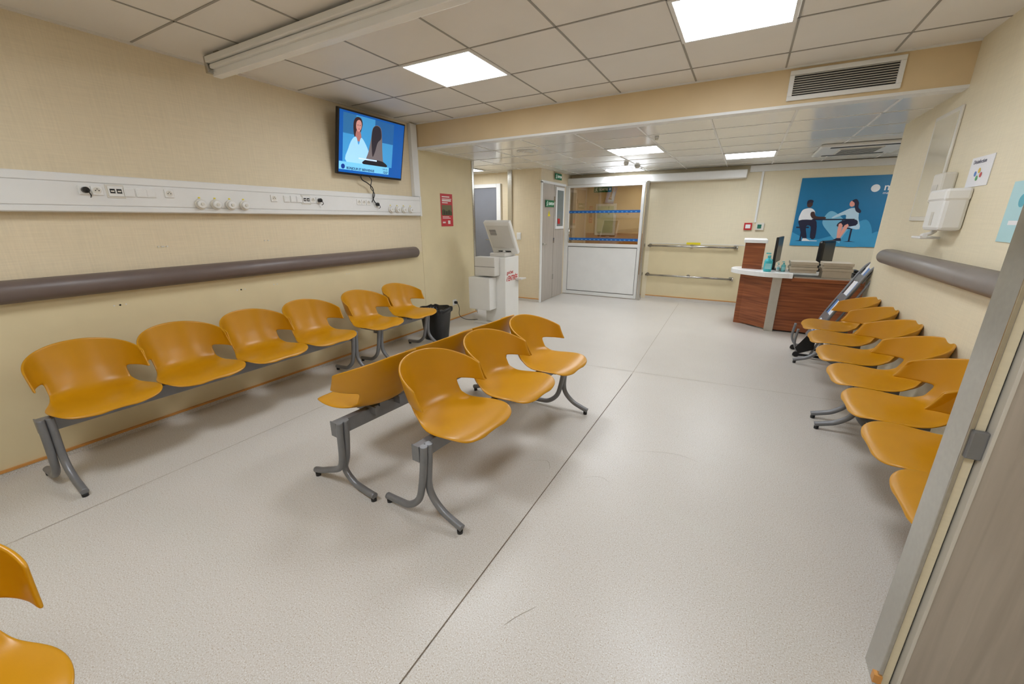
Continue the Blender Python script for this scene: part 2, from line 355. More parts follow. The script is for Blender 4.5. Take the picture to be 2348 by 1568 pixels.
poly(tv,'visitor_shoulders',[(.30,.115),(.33,.16),(.42,.17),(.56,.16),(.60,.115)],E('shirtdark',(25,25,32)),.0036,4)
rect(tv,'banner',.014,.045,.64,.115,E('banner',(110,185,222)),.0038)
rect(tv,'subtitle_bar',.24,.155,.47,.168,E('subwhite',(190,215,235)),.0040)
disc(tv,'plain_mark',.06,.072,.022,E('mark',(16,50,130)),.0042)
text(tv,'banner_text','BONJOUR ET BIENVENUE',.10,.052,.030,E('txt',(10,40,90)),.0042,bold=.0008)
text(tv,'time_text','12:57',.56,.052,.03,E('txt',(10,40,90)),.0042,bold=.0008)
text(tv,'date_text','15/01/26',.55,.085,.02,E('txt',(10,40,90)),.0042)
arm=empty('television_wall_bracket'); box('plate',(XL,3.05,2.0),(XL+.02,3.3,2.25),BLACK,arm); box('arm',(XL+.02,3.12,2.08),(-3.44,3.2,2.15),BLACK,arm)
tube('television_cable',[(-3.42,3.02,1.84),(-3.42,3.04,1.79),(-3.43,3.12,1.76),(-3.42,3.17,1.71),(-3.41,3.15,1.62),(-3.40,3.17,1.57),(-3.40,3.2,1.56)],.005,BLACK)
tube('television_cable',[(-3.42,3.1,1.84),(-3.42,3.16,1.80),(-3.42,3.14,1.72),(-3.415,3.18,1.66),(-3.40,3.12,1.58)],.004,BLACK)

rp=frame('red_poster',(XL+.005,4.35,1.32),(0,1,0),(0,0,1))
rect(rp,'sheet',0,0,.255,.41,pic('poster_red',(196,48,56)),.001)
rect(rp,'photo',.02,.14,.235,.27,pic('poster_photo',(110,105,70)),.002)
poly(rp,'photo_hill',[(.02,.14),(.235,.14),(.235,.18),(.18,.21),(.12,.19),(.06,.22),(.02,.2)],pic('poster_olive',(70,80,40)),.0025)
for x,h in ((.07,.06),(.12,.05),(.17,.065)):
    poly(rp,'figure',[(x-.015,.15),(x+.015,.15),(x+.012,.15+h*.7),(x,.15+h),(x-.012,.15+h*.7)],pic('poster_fig',(60,35,30)),.003)
for y,w,h in ((.365,.16,.014),(.34,.2,.01),(.315,.19,.02),(.292,.12,.012),(.118,.14,.008),(.1,.17,.008),(.04,.06,.02)): rect(rp,'lettering_line',.03,y,.03+w,y+h,pic('poster_white',(235,220,215)),.003)
rect(rp,'code_patch',.14,.03,.19,.075,pic('poster_white',(235,220,215)),.003)

ws=empty('wall_socket',(XL+.004,4.55,.27)); box('plate',(0,-.04,-.04),(.012,.04,.04),WHITE2,ws,.003); cyl('plug',(.012,0,0),.02,.035,BLACK,ws,'x')
tube('cord',[(.05,0,0),(.07,.02,-.08),(.05,.05,-.2),(.12,.12,-.262),(.3,.2,-.262),(.4,.1,-.262),(.45,.2,-.262)],.004,BLACK,ws)

bn=empty('waste_bin',(-3.14,3.71,0))
V=[];F=[];pr=[(.125,.115,.002),(.165,.15,.36),(.172,.157,.37),(.165,.15,.375),(.155,.14,.36),(.115,.105,.02)];N=24
def sq(a,b,t):
    c,s=math.cos(t),math.sin(t); return (a*math.copysign(abs(c)**.5,c),b*math.copysign(abs(s)**.5,s))
for a,b,z in pr:
    for i in range(N): x,y=sq(a,b,2*math.pi*i/N); V.append((x,y,z))
for j in range(len(pr)-1):
    for i in range(N): F.append((j*N+i,j*N+(i+1)%N,(j+1)*N+(i+1)%N,(j+1)*N+i))
F.append(tuple(range(N))); F.append(tuple(range((len(pr)-1)*N,len(pr)*N)))
mk('tub',V,F,BLACK,bn,True)
V=[];F=[]
for a,b,z,w in ((.162,.147,.33,0),(.178,.163,.35,.006),(.18,.166,.385,.01),(.16,.145,.392,.008),(.14,.125,.3,0)):
    for i in range(48): x,y=sq(a+w*math.sin(i*2.3),b+w*math.sin(i*1.9),2*math.pi*i/48); V.append((x,y,z+w*math.sin(i*1.3)*.8))
for j in range(4):
    for i in range(48): F.append((j*48+i,j*48+(i+1)%48,(j+1)*48+(i+1)%48,(j+1)*48+i))
mk('liner',V,F,mat('bin_liner',(14,14,16),.3,noise=.1,scale=20,bump=.3,bscale=60),bn,True)

# ---------------- benches ----------------
PH=[0,9,18,27,36,45,54,63,72,81,90]; cols=[-p for p in PH[:0:-1]]+PH
rows=[(.265,.420,.075,0),(.262,.428,.14,0),(.243,.438,.195,0),(.195,.446,.228,0),(.12,.446,.241,0),(.03,.440,.236,0),(-.05,.436,.218,.15),(-.12,.437,.20,.45),(-.175,.450,.19,.75),
 (-.208,.478,0,1),(-.228,.515,0,1),(-.245,.547,0,1),(-.253,.565,0,1),(-.268,.61,0,1),(-.285,.67,0,1),(-.297,.723,0,1),(-.300,.738,0,1)]
WS=11
def chair_mesh():
    V=[];idx={};F=[]
    for r,(x0,z0,w,k) in enumerate(rows):
        for c,ph in enumerate(cols):
            if abs(ph)>45 and r<WS: continue
            a=math.radians(ph); s=ph/45
            sn=math.copysign(abs(math.sin(a))**.86,a)
            y=(1-k)*w*s+k*.236*sn
            x=x0*.9+k*.235*(1-math.cos(a))
            t=max(0,(z0-.547)/.2); z=z0-(t*.10*(abs(ph)/90)**1.6 if r>=WS else 0)+ (1-k)*.006*s*s*(1 if x0<.2 else -1)
            if k>0 and k<1: z+=.03*k*s*s
            if r>=WS: y*=1+.03*t
            idx[r,c]=len(V); V.append((x,y,z))
    for r in range(len(rows)-1):
        for c in range(len(cols)-1):
            q=[(r,c),(r,c+1),(r+1,c+1),(r+1,c)]
            if all(i in idx for i in q): F.append([idx[i] for i in q])
    me=bpy.data.meshes.new('seat_shell'); me.from_pydata(V,[],F); me.update()
    bm=bmesh.new(); bm.from_mesh(me); bmesh.ops.recalc_face_normals(bm,faces=bm.faces)
    bm.to_mesh(me); bm.free()
    me.polygons.foreach_set('use_smooth',[True]*len(me.polygons)); me.materials.append(SEAT)
    o=bpy.data.objects.new('tmp',me); COL.objects.link(o)
    so=o.modifiers.new('s','SOLIDIFY'); so.thickness=.011; so.offset=0
    su=o.modifiers.new('u','SUBSURF'); su.levels=2; su.render_levels=2
    dg=bpy.context.evaluated_depsgraph_get(); m2=bpy.data.meshes.new_from_object(o.evaluated_get(dg)); m2.name='seat_shell'
    m2.polygons.foreach_set('use_smooth',[True]*len(m2.polygons))
    bpy.data.objects.remove(o); return m2
CM=chair_mesh()
def bench(p0,p1,seats,ext=.025,sx=0,top=.06,beam=.016):
    d=Vector((p1[0]-p0[0],p1[1]-p0[1],0)); L=d.length; rz=math.atan2(d.y,d.x)-math.pi/2
    b=empty('beam_seating_bench',(p0[0],p0[1],0),rz)
    box('beam',(beam-.021,-ext,.335),(beam+.021,L+ext,.412),GREYM,b,.003)
    for yy in (-ext-.001,L+ext+.001): box('beam_end_cap',(beam-.023,yy-.003,.333),(beam+.023,yy+.003,.414),GREYM,b)
    for y in (0,L):
        tube('leg_rear',[(top,y-.017,.42),(top*.87,y-.017,.33),(top*.5,y-.017,.2),(.0,y-.017,.11),(-.07,y-.017,.05),(-.15,y-.017,.037),(-.235,y-.017,.032)],.0175,GREYM,b)
        tube('leg_front',[(top,y+.017,.42),(top*.87,y+.017,.33),(top*.67,y+.017,.2),(.03+top*.5,y+.017,.13),(.12,y+.017,.075),(.18,y+.017,.05),(.24,y+.017,.032)],.0175,GREYM,b)
        cyl('foot_rear',(-.222,y-.017,0),.014,.02,BLACK,b); cyl('foot_front',(.225,y+.017,0),.014,.02,BLACK,b)
    for y in seats:
        s=bpy.data.objects.new('seat_shell',CM); link(s,b); s.location=(sx,y,0)
        for dy in (-.085,.085):
            box('bracket',(-.09,y+dy-.004,.385),(.11,y+dy+.004,.428),GREYM,b)
            cyl('knob',(.125,y+dy*.8,.405),.014,.03,WHITE,b)
        box('bracket_clamp',(beam-.035,y-.03,.405),(beam+.035,y+.03,.43),GREYM,b)
    return b
bench((-3.09,.45),(-3.07,2.40),[.245,.72,1.19,1.66])
bench((-3.06,2.70),(-3.06,3.40),[-.02,.49])
bench((-1.19,1.22),(-1.08,2.65),[.28,.77,1.26])
bench((-1.60,2.62),(-1.715,1.185),[.17,.67,1.17],sx=.055,top=-.06,beam=-.02)
bench((.855,4.78),(.855,3.42),[.16,.65,1.15])
bench((.855,3.24),(.865,1.55),[.10,.58,1.05,1.50])
bench((-1.295,-.95),(-1.295,-.17),[.31,.80],ext=.005)

# ---------------- ceiling things ----------------
e=empty('ceiling_curtain_housing')
box('upper',(-3.28,1.70,2.405),(1.0,1.80,2.44),WHITE,e,.004)
box('middle',(-3.28,1.72,2.375),(1.0,1.83,2.402),WHITE,e,.008)
box('lower',(-3.30,1.745,2.335),(1.0,1.80,2.378),WHITE2,e,.004)
box('end_bracket',(-3.315,1.71,2.35),(-3.285,1.80,2.45),STEEL,e,.003)
for x in (-3.2,-1.9,-.7,.7): box('hanger',(x,1.72,2.435),(x+.05,1.78,2.46),STEEL,e)
g=empty('ventilation_grille'); x0,x1,z0,z1=.135,.775,2.235,2.43
for a,b in (((x0,z0),(x1,z0+.03)),((x0,z1-.03),(x1,z1)),((x0,z0+.03),(x0+.03,z1-.03)),((x1-.03,z0+.03),(x1,z1-.03))):
    box('frame',(a[0],YB-.02,a[1]),(b[0],YB,b[1]),WHITE,g,.003)
box('back',(x0+.03,YB-.006,z0+.03),(x1-.03,YB-.003,z1-.03),DARK,g)
for i in range(9):
    z=z0+.038+i*.0148
    mk('louver',[(x0+.03,YB-.018,z),(x1-.03,YB-.018,z),(x1-.03,YB-.004,z+.009),(x0+.03,YB-.004,z+.009),(x0+.03,YB-.018,z+.002),(x1-.03,YB-.018,z+.002),(x1-.03,YB-.004,z+.011),(x0+.03,YB-.004,z+.011)],[(0,1,2,3),(4,5,6,7),(0,1,5,4),(2,3,7,6)],OFFW,g)
ac=empty('ceiling_cassette_air_conditioner')
box('panel',(.62,6.0,ZB-.035),(1.42,6.85,ZB-.002),WHITE,ac,.015)
box('intake',(.82,6.2,ZB-.045),(1.22,6.65,ZB-.034),OFFW,ac,.006)
for i in range(8): box('intake_slot',(.84,6.225+i*.052,ZB-.047),(1.2,6.24+i*.052,ZB-.044),DARK,ac)
box('outlet_a',(.72,6.06,ZB-.039),(1.32,6.11,ZB-.033),DARK,ac); box('outlet_b',(.72,6.74,ZB-.039),(1.32,6.79,ZB-.033),DARK,ac)
def detector(x,y,r=.05):
    e=empty('smoke_detector',(x,y,ZB)); cyl('base',(0,0,-.02),r,.02,WHITE,e); cyl('head',(0,0,-.04),r*.6,.02,OFFW,e,r2=r*.85)
detector(-1.58,6.8,.045); detector(-1.66,6.43,.035); detector(-.9,4.6,.02)
rv=empty('round_ceiling_vent',(-2.43,4.74,ZB))  # round ceiling vent, built as stepped rings
for i,(r,z) in enumerate(((.13,.006),(.10,.012),(.07,.016),(.035,.02))): cyl('ring',(0,0,-z),r,z,WHITE if i%2==0 else OFFW,rv)

# ---------------- far wall / doors ----------------
d=empty('sliding_door'); y0,y1=7.42,7.46
GLASS=glass_mat('door_glass',(222,214,200),.14)
box('panel_lower',(-2.91,y0,.085),(-1.62,y1,.905),WHITE2,d,.004)
box('panel_gap',(-2.925,y0+.01,.065),(-1.605,y1-.01,.925),mat('door_gasket',(130,128,124),.6,noise=.05),d)
box('stile_left',(-3.0,y0-.01,0.01),(-2.92,y1+.01,2.0),WHITE,d,.004)
box('stile_right',(-1.61,y0-.01,0.01),(-1.56,y1+.01,2.0),WHITE,d,.004)
box('rail_bottom',(-2.92,y0-.008,0.01),(-1.61,y1+.008,.07),WHITE,d,.004)
box('rail_mid',(-2.92,y0-.008,.92),(-1.61,y1+.008,.975),WHITE,d,.004)
box('rail_top',(-2.92,y0-.008,1.96),(-1.61,y1+.008,2.0),WHITE,d,.004)
box('glass_pane',(-2.92,y0+.015,.975),(-1.61,y0+.021,1.96),GLASS,d)
BLUE=mat('glass_stripe_blue',(20,95,170),.4,noise=.1,scale=40)
for z in (1.515,1.03):
    box('stripe',(-2.92,y0+.008,z),(-1.61,y0+.012,z+.045),BLUE,d)
    for i in range(16): box('stripe_dash',(-2.9+i*.08,y0+.004,z+.012),(-2.87+i*.08,y0+.008,z+.022),mat('stripe_pale',(120,180,220),.5,noise=.03),d)
box('door_post',(-1.535,7.38,0),(-1.49,7.5,2.02),STEEL,None,.004)
hd=empty('door_pull_handle'); tube('grip',[(-2.89,7.37,1.0),(-2.89,7.37,1.25)],.012,STEEL,hd); box('mount',(-2.9,7.37,1.02),(-2.88,7.42,1.04),STEEL,hd); box('mount_top',(-2.9,7.37,1.21),(-2.88,7.42,1.23),STEEL,hd)
box('sliding_door_track_cover',(-3.0,7.5,2.01),(-.08,7.7,2.13),WHITE,None,.012)
def exit_sign(o,right,w=.36,h=.11,name='exit_sign'):
    s=frame(name,o,right,(0,0,1)); box('plate',(0,0,-.008),(w,h,0),GREEN,s,.001)
    Wm=pic('sign_white',(240,245,240),.25)
    a=h
    text(s,'lettering','SORTIE',w*.30,h*.30,h*.52,Wm,.001,bold=.001,sx=.95)
    x=w*.14; disc(s,'figure_head',x+.10*a,h*.78,h*.08,Wm,.001)
    poly(s,'figure_body',[(x-.02*a,.66*a),(x+.1*a,.68*a),(x+.06*a,.42*a),(x+.2*a,.3*a),(x+.17*a,.12*a),(x+.1*a,.13*a),(x+.11*a,.26*a),(x-.03*a,.36*a),(x-.13*a,.16*a),(x-.3*a,.16*a),(x-.3*a,.22*a),(x-.16*a,.25*a),(x-.06*a,.45*a),(x-.03*a,.58*a),(x-.16*a,.5*a),(x-.2*a,.56*a)],Wm,.001)
    xr=w*.86; poly(s,'arrow',[(xr,.42*a),(xr+.12*a,.42*a),(xr+.12*a,.25*a),(xr+.34*a,.5*a),(xr+.12*a,.75*a),(xr+.12*a,.58*a),(xr,.58*a)],Wm,.001)
    return s
exit_sign((-2.965,6.48,1.61),(0,1,0),.34,.11)
exit_sign((-2.965,6.85,2.07),(0,1,0),.28,.10)
exit_sign((-2.75,8.3,1.92),(1,0,0),.36,.11)
yt=frame('warning_triangle_sign',(-2.985,6.6,1.46),(0,1,0),(0,0,1)); poly(yt,'triangle',[(0,0),(.11,0),(.055,.1)],YELL,.001); rect(yt,'bolt',.05,.03,.06,.07,BLACK,.002)
d=empty('door_wood_double'); xx=-3.0
box('frame_near',(xx,6.33,0),(xx+.025,6.37,2.0),WHITE,d,.002); box('frame_top',(xx,6.33,1.98),(xx+.025,7.38,2.02),WHITE,d,.002)
box('leaf_near',(xx,6.37,.01),(xx+.014,6.86,1.98),WOODG,d,.002); box('leaf_gap',(xx,6.86,.01),(xx+.006,6.875,1.98),DARK,d)
box('leaf_far',(xx,6.875,.01),(xx+.014,7.34,1.98),WOODG,d,.002)
box('window_frame',(xx+.014,6.92,1.24),(xx+.03,7.30,1.95),WHITE,d,.003); box('window_glass',(xx+.03,6.97,1.29),(xx+.032,7.25,1.90),mat('dark_glass',(120,130,130),.08,noise=.05),d)
box('notice',(xx+.033,7.0,1.33),(xx+.035,7.1,1.42),RED,d)
for z in (.35,1.0,1.7): box('hinge',(xx+.014,6.85,z),(xx+.024,6.885,z+.09),STEEL,d)
cyl('handle_rose',(xx+.014,6.42,1.0),.02,.01,STEEL,d,'x'); tube('handle',[(xx+.014,6.42,1.0),(xx+.05,6.42,1.0),(xx+.055,6.5,1.0)],.008,STEEL,d)
d=empty('door_grey'); yy=6.6
box('leaf',(-4.78,yy-.03,.01),(-3.99,yy-.004,1.95),GREYD,d,.003)
box('frame_right',(-3.985,yy-.045,0),(-3.90,yy,2.02),WHITE,d,.004); box('frame_left',(-4.87,yy-.045,0),(-4.785,yy,2.02),WHITE,d,.004); box('frame_top',(-4.785,yy-.045,1.955),(-3.985,yy,2.02),WHITE,d,.004)
box('lock_plate',(-4.12,yy-.036,.92),(-4.07,yy-.03,1.12),STEEL,d); tube('handle',[(-4.095,yy-.03,1.05),(-4.095,yy-.08,1.05),(-4.2,yy-.085,1.05)],.009,STEEL,d)
cg=empty('trim_corner_guard_jog'); box('a',(-3.62,6.33,0),(-3.54,6.35,ZB),STEEL,cg,.002); box('b',(-3.62,6.35,0),(-3.6,6.42,ZB),STEEL,cg,.002)
cg=empty('trim_corner_guard_passage'); box('a',(XL,5.08,0),(XL+.012,5.13,ZB),STEEL,cg,.002); box('b',(XL-.05,5.12,0),(XL+.012,5.13,ZB),STEEL,cg,.002)
ls=empty('light_switch',(-3.41,6.35,1.13)); box('plate',(-.04,-.012,-.06),(.04,0,.06),WHITE2,ls,.003); box('rocker_a',(-.025,-.018,.005),(.025,-.012,.045),WHITE,ls,.002); box('rocker_b',(-.025,-.018,-.045),(.025,-.012,-.005),WHITE,ls,.002)
for z in (.955,.44):
    e=empty('wall_grab_rail'); tube('bar',[(-1.47,7.62,z),(-.06,7.62,z)],.017,STEEL,e,smooth=0)
    for x in (-1.44,-.75,-.09): 
        tube('stand',[(x,7.62,z),(x,7.69,z)],.012,STEEL,e,smooth=0); cyl('flange',(x,7.68,z),.032,.012,STEEL,e,'y')
    cyl('end',(-.07,7.62,z),.035,.02,STEEL,e,'x') 
box('yellow_notice_strip',(-.84,YF-.016,.985),(-.62,YF-.012,1.02),YELL)
for x,m_,nm in ((.04,RED,'fire_alarm_call_point'),(.205,mat('green_box',(30,110,90),.4,noise=.04),'door_release_button')):
    e=empty(nm,(x,YF,1.29)); box('housing',(-.055,-.04,-.055),(.055,0,.055),OFFW if nm!='fire_alarm_call_point' else m_,e,.004); box('face',(-.035,-.046,-.03),(.02 if nm!='fire_alarm_call_point' else .035,-.04,.03),m_ if nm!='fire_alarm_call_point' else PAPER,e,.002)
box('wall_conduit_far',(.115,YF-.03,1.35),(.145,YF,2.12),WHITE,None,.003)

bp=frame('reception_wall_poster',(.645,YF-.002,1.01),(1,0,0),(0,0,1))
box('board',(0,0,-.0),(1.7,.97,.012),pic('poster_blue',(18,118,168)),bp)
Z=.013
poly(bp,'swoosh',[(0,.0),(0,.2),(.15,.12),(.35,.1),(.55,.17),(.8,.1),(1.0,.22),(1.3,.15),(1.7,.3),(1.7,0)],pic('poster_blue2',(60,155,202)),Z,0)
poly(bp,'blob_a',[(.35,.35),(.42,.5),(.56,.42),(.7,.25),(.8,.1),(.75,.02),(.6,.05),(.45,.2)],pic('poster_blue3',(120,188,220)),Z+.001,6)
poly(bp,'blob_b',[(.62,.02),(.68,.25),(.85,.38),(.95,.2),(.9,.02)],pic('poster_blue2',(60,155,202)),Z+.0015,6)
Pd=pic('fig_dark',(25,30,60)); Pw=pic('fig_white',(240,242,245)); Ps=pic('fig_skin',(70,45,45)); Pp=pic('fig_pink',(235,165,150)); Pc=pic('fig_coat',(190,220,238))
poly(bp,'man_shirt',[(.06,.36),(.07,.50),(.12,.54),(.19,.54),(.24,.48),(.22,.36)],Pw,Z+.003,4)
disc(bp,'man_head',.155,.60,.035,Ps,Z+.004,.045); poly(bp,'man_hair',[(.12,.60),(.12,.65),(.155,.665),(.19,.65),(.185,.62),(.15,.625)],Pd,Z+.005,4)
poly(bp,'man_arm',[(.19,.49),(.23,.49),(.26,.43),(.37,.42),(.37,.39),(.24,.39),(.19,.44)],Ps,Z+.0045,3)
poly(bp,'man_legs',[(.06,.37),(.2,.38),(.28,.35),(.30,.12),(.24,.12),(.22,.28),(.16,.28),(.2,.10),(.15,.10),(.08,.28)],Pd,Z+.0035,3)
poly(bp,'man_shoes',[(.14,.07),(.15,.11),(.19,.11),(.24,.08),(.33,.08),(.33,.07)],Pw,Z+.004)
poly(bp,'stool_l',[(.04,.28),(.2,.28),(.2,.26),(.13,.26),(.13,.08),(.19,.07),(.05,.07),(.11,.08),(.11,.26),(.04,.26)],Pd,Z+.0025)
rect(bp,'table_top',.22,.375,.72,.392,Pd,Z+.005); rect(bp,'table_leg',.58,.08,.595,.375,Pd,Z+.002)
poly(bp,'woman_coat',[(.62,.38),(.60,.45),(.47,.40),(.46,.42),(.58,.50),(.66,.54),(.74,.52),(.76,.40),(.80,.25),(.66,.28)],Pc,Z+.003,3)
disc(bp,'woman_head',.655,.60,.033,Pp,Z+.004,.042); poly(bp,'woman_hair',[(.645,.64),(.69,.66),(.725,.61),(.73,.55),(.77,.50),(.76,.47),(.71,.50),(.685,.57),(.675,.61)],Pd,Z+.005,5)
poly(bp,'woman_skirt',[(.60,.37),(.74,.38),(.75,.30),(.55,.28),(.54,.33)],Pd,Z+.0035,3)
poly(bp,'woman_legs',[(.55,.32),(.60,.30),(.58,.12),(.56,.12)],Pp,Z+.004,2); poly(bp,'woman_leg_b',[(.62,.30),(.67,.30),(.60,.12),(.58,.12)],Pp,Z+.0042,2)
poly(bp,'woman_shoes',[(.50,.08),(.56,.12),(.61,.12),(.62,.08)],Pd,Z+.0045)
poly(bp,'stool_r',[(.64,.27),(.78,.27),(.78,.25),(.72,.25),(.72,.08),(.79,.07),(.64,.07),(.70,.08),(.70,.25),(.64,.25)],Pd,Z+.0025)
disc(bp,'plain_mark',.87,.80,.05,Pw,Z+.003)
text(bp,'title','ma',.96,.77,.13,Pw,Z+.003,bold=.002); text(bp,'subtitle','ma',.96,.72,.05,Pw,Z+.003)

# ---------------- kiosk ----------------
kk=empty('check_in_kiosk')
KW=mat('kiosk_white',(226,224,218),.35,noise=.02,scale=5); KG=mat('kiosk_grey',(208,204,196),.4,noise=.02,scale=5)
box('pedestal',(-3.04,4.68,.02),(-2.72,5.06,.92),KW,kk,.008)
box('foot_plate',(-3.2,4.60,0),(-2.70,5.1,.02),KG,kk,.004)
box('printer_box_lower',(-3.20,4.50,.22),(-2.86,4.68,.66),KW,kk,.01)
box('printer_box_upper',(-3.12,4.54,.68),(-2.80,4.68,.93),KG,kk,.01)
box('seam',(-3.121,4.538,.80),(-2.80,4.541,.804),DARK,kk)
box('collar',(-3.0,4.74,.92),(-2.76,5.04,.97),KG,kk,.01)
sc=frame('screen_pivot',(-3.07,4.98,.96),(1,0,0),(0,-.28,.46)); sc.parent=kk
box('screen_housing',(0,0,-.03),(.40,.50,.03),KW,sc,.012)
box('rear_recess',(.03,.1,.03),(.37,.45,.034),KG,sc,.003); box('rear_slot',(.1,.04,.03),(.3,.055,.034),DARK,sc); rect(sc,'display',.03,.03,.37,.47,BLACK,-.031)
for i in range(5): box('vent_slot',(.06,.38-i*.018,.034),(.16,.386-i*.018,.036),DARK,sc)
cyl('neck',(-2.88,4.97,.90),.05,.12,KG,kk)
box('side_tray',(-2.72,4.95,.60),(-2.62,5.1,.615),KG,kk,.003)
kt=frame('side_lettering',(-2.718,4.69,.5),(0,1,0),(0,0,1)); kt.parent=kk
REDT=pic('kiosk_red',(200,20,24))
text(kt,'line_a',"guichet",.03,.195,.068,REDT,.001,sx=.9); text(kt,'line_b',"d'",.015,.10,.08,REDT,.001,sx=.7); text(kt,'line_c','ENTRÉE',.065,.10,.10,REDT,.001,bold=.0015,sx=.76)

# ---------------- reception desk ----------------
tw=empty('desk_end_cabinet')
prism('left_tower',[(.04,6.38),(.27,6.32),(.27,6.75),(.04,6.75)],.0,1.10,WOODR,tw,.003)
prism('left_tower_cap',[(.02,6.34),(.29,6.28),(.29,6.78),(.02,6.78)],1.10,1.145,WHITE2,tw,.006)
dk=empty('reception_desk')
prism('front_body',[(.06,6.40),(.42,6.08),(1.95,6.08),(1.95,6.16),(.45,6.16),(.14,6.46)],.02,.70,WOODR,dk,.003)
prism('corner_pillar',[(.40,6.05),(.50,6.05),(.50,6.10),(.40,6.10)],.0,.70,mat('aluminium_pillar',(190,184,172),.35,metal=.4,noise=.03),dk,.004)
top=cat([(-.08,6.45,0),(-.06,6.30,0),(.08,6.14,0),(.30,6.0,0),(.56,5.98,0),(.60,6.02,0),(.60,6.5,0),(.3,6.62,0),(.0,6.62,0)],4,True)
prism('counter_white',[(p.x,p.y) for p in top],.70,.76,WHITE2,dk,.006)
prism('counter_wood',[(.6,6.04),(1.95,6.04),(1.95,6.85),(.27,6.85),(.27,6.62),(.6,6.5)],.66,.70,WOODR,dk,.004)
box('counter_surface',(.62,6.08,.70),(1.95,6.85,.712),mat('desk_grey',(180,174,164),.4,noise=.03),dk)
box('plinth',(.45,6.12,.0),(1.95,6.16,.03),DARK,dk); box('rear_support',(1.85,6.16,0),(1.95,6.85,.66),WOODR,dk); box('rear_support_left',(.27,6.6,0),(.32,6.85,.66),WOODR,dk)
mo=empty('computer_monitor',(.42,6.40,.761),math.radians(80)); box('screen',(-.25,-.02,.1),(.25,.01,.42),BLACK,mo,.006); box('stand',(-.03,.0,0),(.03,.03,.2),BLACK,mo); box('foot',(-.11,-.08,0),(.11,.09,.012),BLACK,mo,.003)
def pump(x,y,z,s,m,name='hand_sanitiser_bottle'):
    e=empty(name,(x,y,z)); e.scale=(s,s,s)
    lathe('bottle',(0,0,0),[(.036,0),(.04,.01),(.04,.11),(.034,.13),(.014,.145),(.014,.155)],m,e); cyl('collar',(0,0,.155),.016,.02,mat('pump_teal',(80,190,190),.3,noise=.03),e); cyl('stem',(0,0,.175),.005,.02,WHITE,e)
    box('nozzle',(-.035,-.008,.19),(.012,.008,.203),mat('pump_teal',(80,190,190),.3,noise=.03),e,.003); mk('label',[(-.03,-.041,.03),(.03,-.041,.03),(.03,-.041,.09),(-.03,-.041,.09)],[(0,1,2,3)],mat('label_blue',(150,215,220),.5,noise=.03),e)
pump(.325,6.1,.761,1.15,TEAL); pump(.50,6.2,.761,.62,mat('pump_teal2',(120,200,205),.2,noise=.03)); pump(.45,6.26,.761,.5,WHITE)
for x0,x1 in ((.56,.85),(.89,1.19)):
    e=empty('cardboard_box'); zb=.761 if x0<.6 else .713
    box('box_a',(x0+.01,6.12,zb),(x1-.01,6.36,.80),KRAFT,e,.003); box('lid_a',(x0,6.11,.80),(x1,6.37,.83),KRAFT,e,.003)
    box('box_b',(x0+.012,6.122,.832),(x1-.012,6.358,.86),KRAFT,e,.003); box('lid_b',(x0+.002,6.112,.86),(x1-.002,6.368,.895),KRAFT,e,.003)
oc=empty('office_chair',(1.02,7.05,0),math.radians(62)); box('back',(-.2,-.04,.62),(.2,.03,1.12),BLACK,oc,.03); box('seat',(-.23,-.02,.44),(.23,.42,.51),BLACK,oc,.03); box('spine',(-.03,-.06,.45),(.03,-.04,.75),BLACK,oc)
cyl('column',(0,.2,.1),.025,.34,GREYM,oc)
for i in range(5):
    a=i*2*math.pi/5; tube('spoke',[(0,.2,.1),(.28*math.cos(a),.2+.28*math.sin(a),.07)],.016,BLACK,oc,smooth=0); cyl('caster',(.28*math.cos(a)-.01,.2+.28*math.sin(a),.03),.03,.02,BLACK,oc,'x')
ph=empty('desk_telephone',(1.32,6.35,.713)); box('base',(-.09,-.08,0),(.09,.1,.05),BLACK,ph,.01); box('handset',(-.09,-.07,.06),(-.04,.09,.09),BLACK,ph,.01); box('display_panel',(.0,-.05,.05),(.08,.05,.12),BLACK,ph,.006)

rk=empty('folding_brochure_stand')
for y in (5.0,5.28):
    tube('rail',[(.64,y,.30),(.63,y,.15),(.68,y,.06),(.75,y,.12),(.86,y,.42),(1.0,y,.72),(1.10,y,.93),(1.16,y,.99)],.012,GREYM,rk)
    tube('rail_rear',[(.78,y,.03),(.84,y,.2),(1.02,y,.6),(1.16,y,.92)],.011,GREYM,rk)
    tube('foot',[(.63,y,.02),(.75,y,.025),(.98,y,.02)],.013,BLACK,rk)
    cyl('caster',(.66,y-.012,.028),.028,.024,BLACK,rk,'y')
tube('cross_low',[(.68,5.0,.06),(.68,5.28,.06)],.01,GREYM,rk,smooth=0); tube('cross_top',[(1.16,5.0,.99),(1.16,5.28,.99)],.01,GREYM,rk,smooth=0)
for i,t in enumerate((.1,.32,.54,.76)):
    x=.72+t*.46; z=.12+t*.92
    f_=frame('pocket',(x,5.265,z),(0,-1,0),(.42,0,.9)); f_.parent=rk
    box('tray',(0,-.02,-.01),(.25,.19,0),GREYM,f_,.002); box('tray_lip',(0,-.02,0),(.25,.05,.02),GREYM,f_,.002)
    for j in range(3):
        box('leaflet',(.01+.085*j,.0,.002+.003*j),(.085+.085*j,.20+.02*((i+j)%2),.006+.003*j),(PAPER,pic('leaflet_blue',(90,130,190)),PAPER)[(i+j)%3],f_)
mk('side_panel',[(.64,4.985,.10),(.68,4.985,.04),(.80,4.985,.10),(.80,4.985,.2),(.72,4.985,.24)],[(0,1,2,3,4)],BLACK,rk)

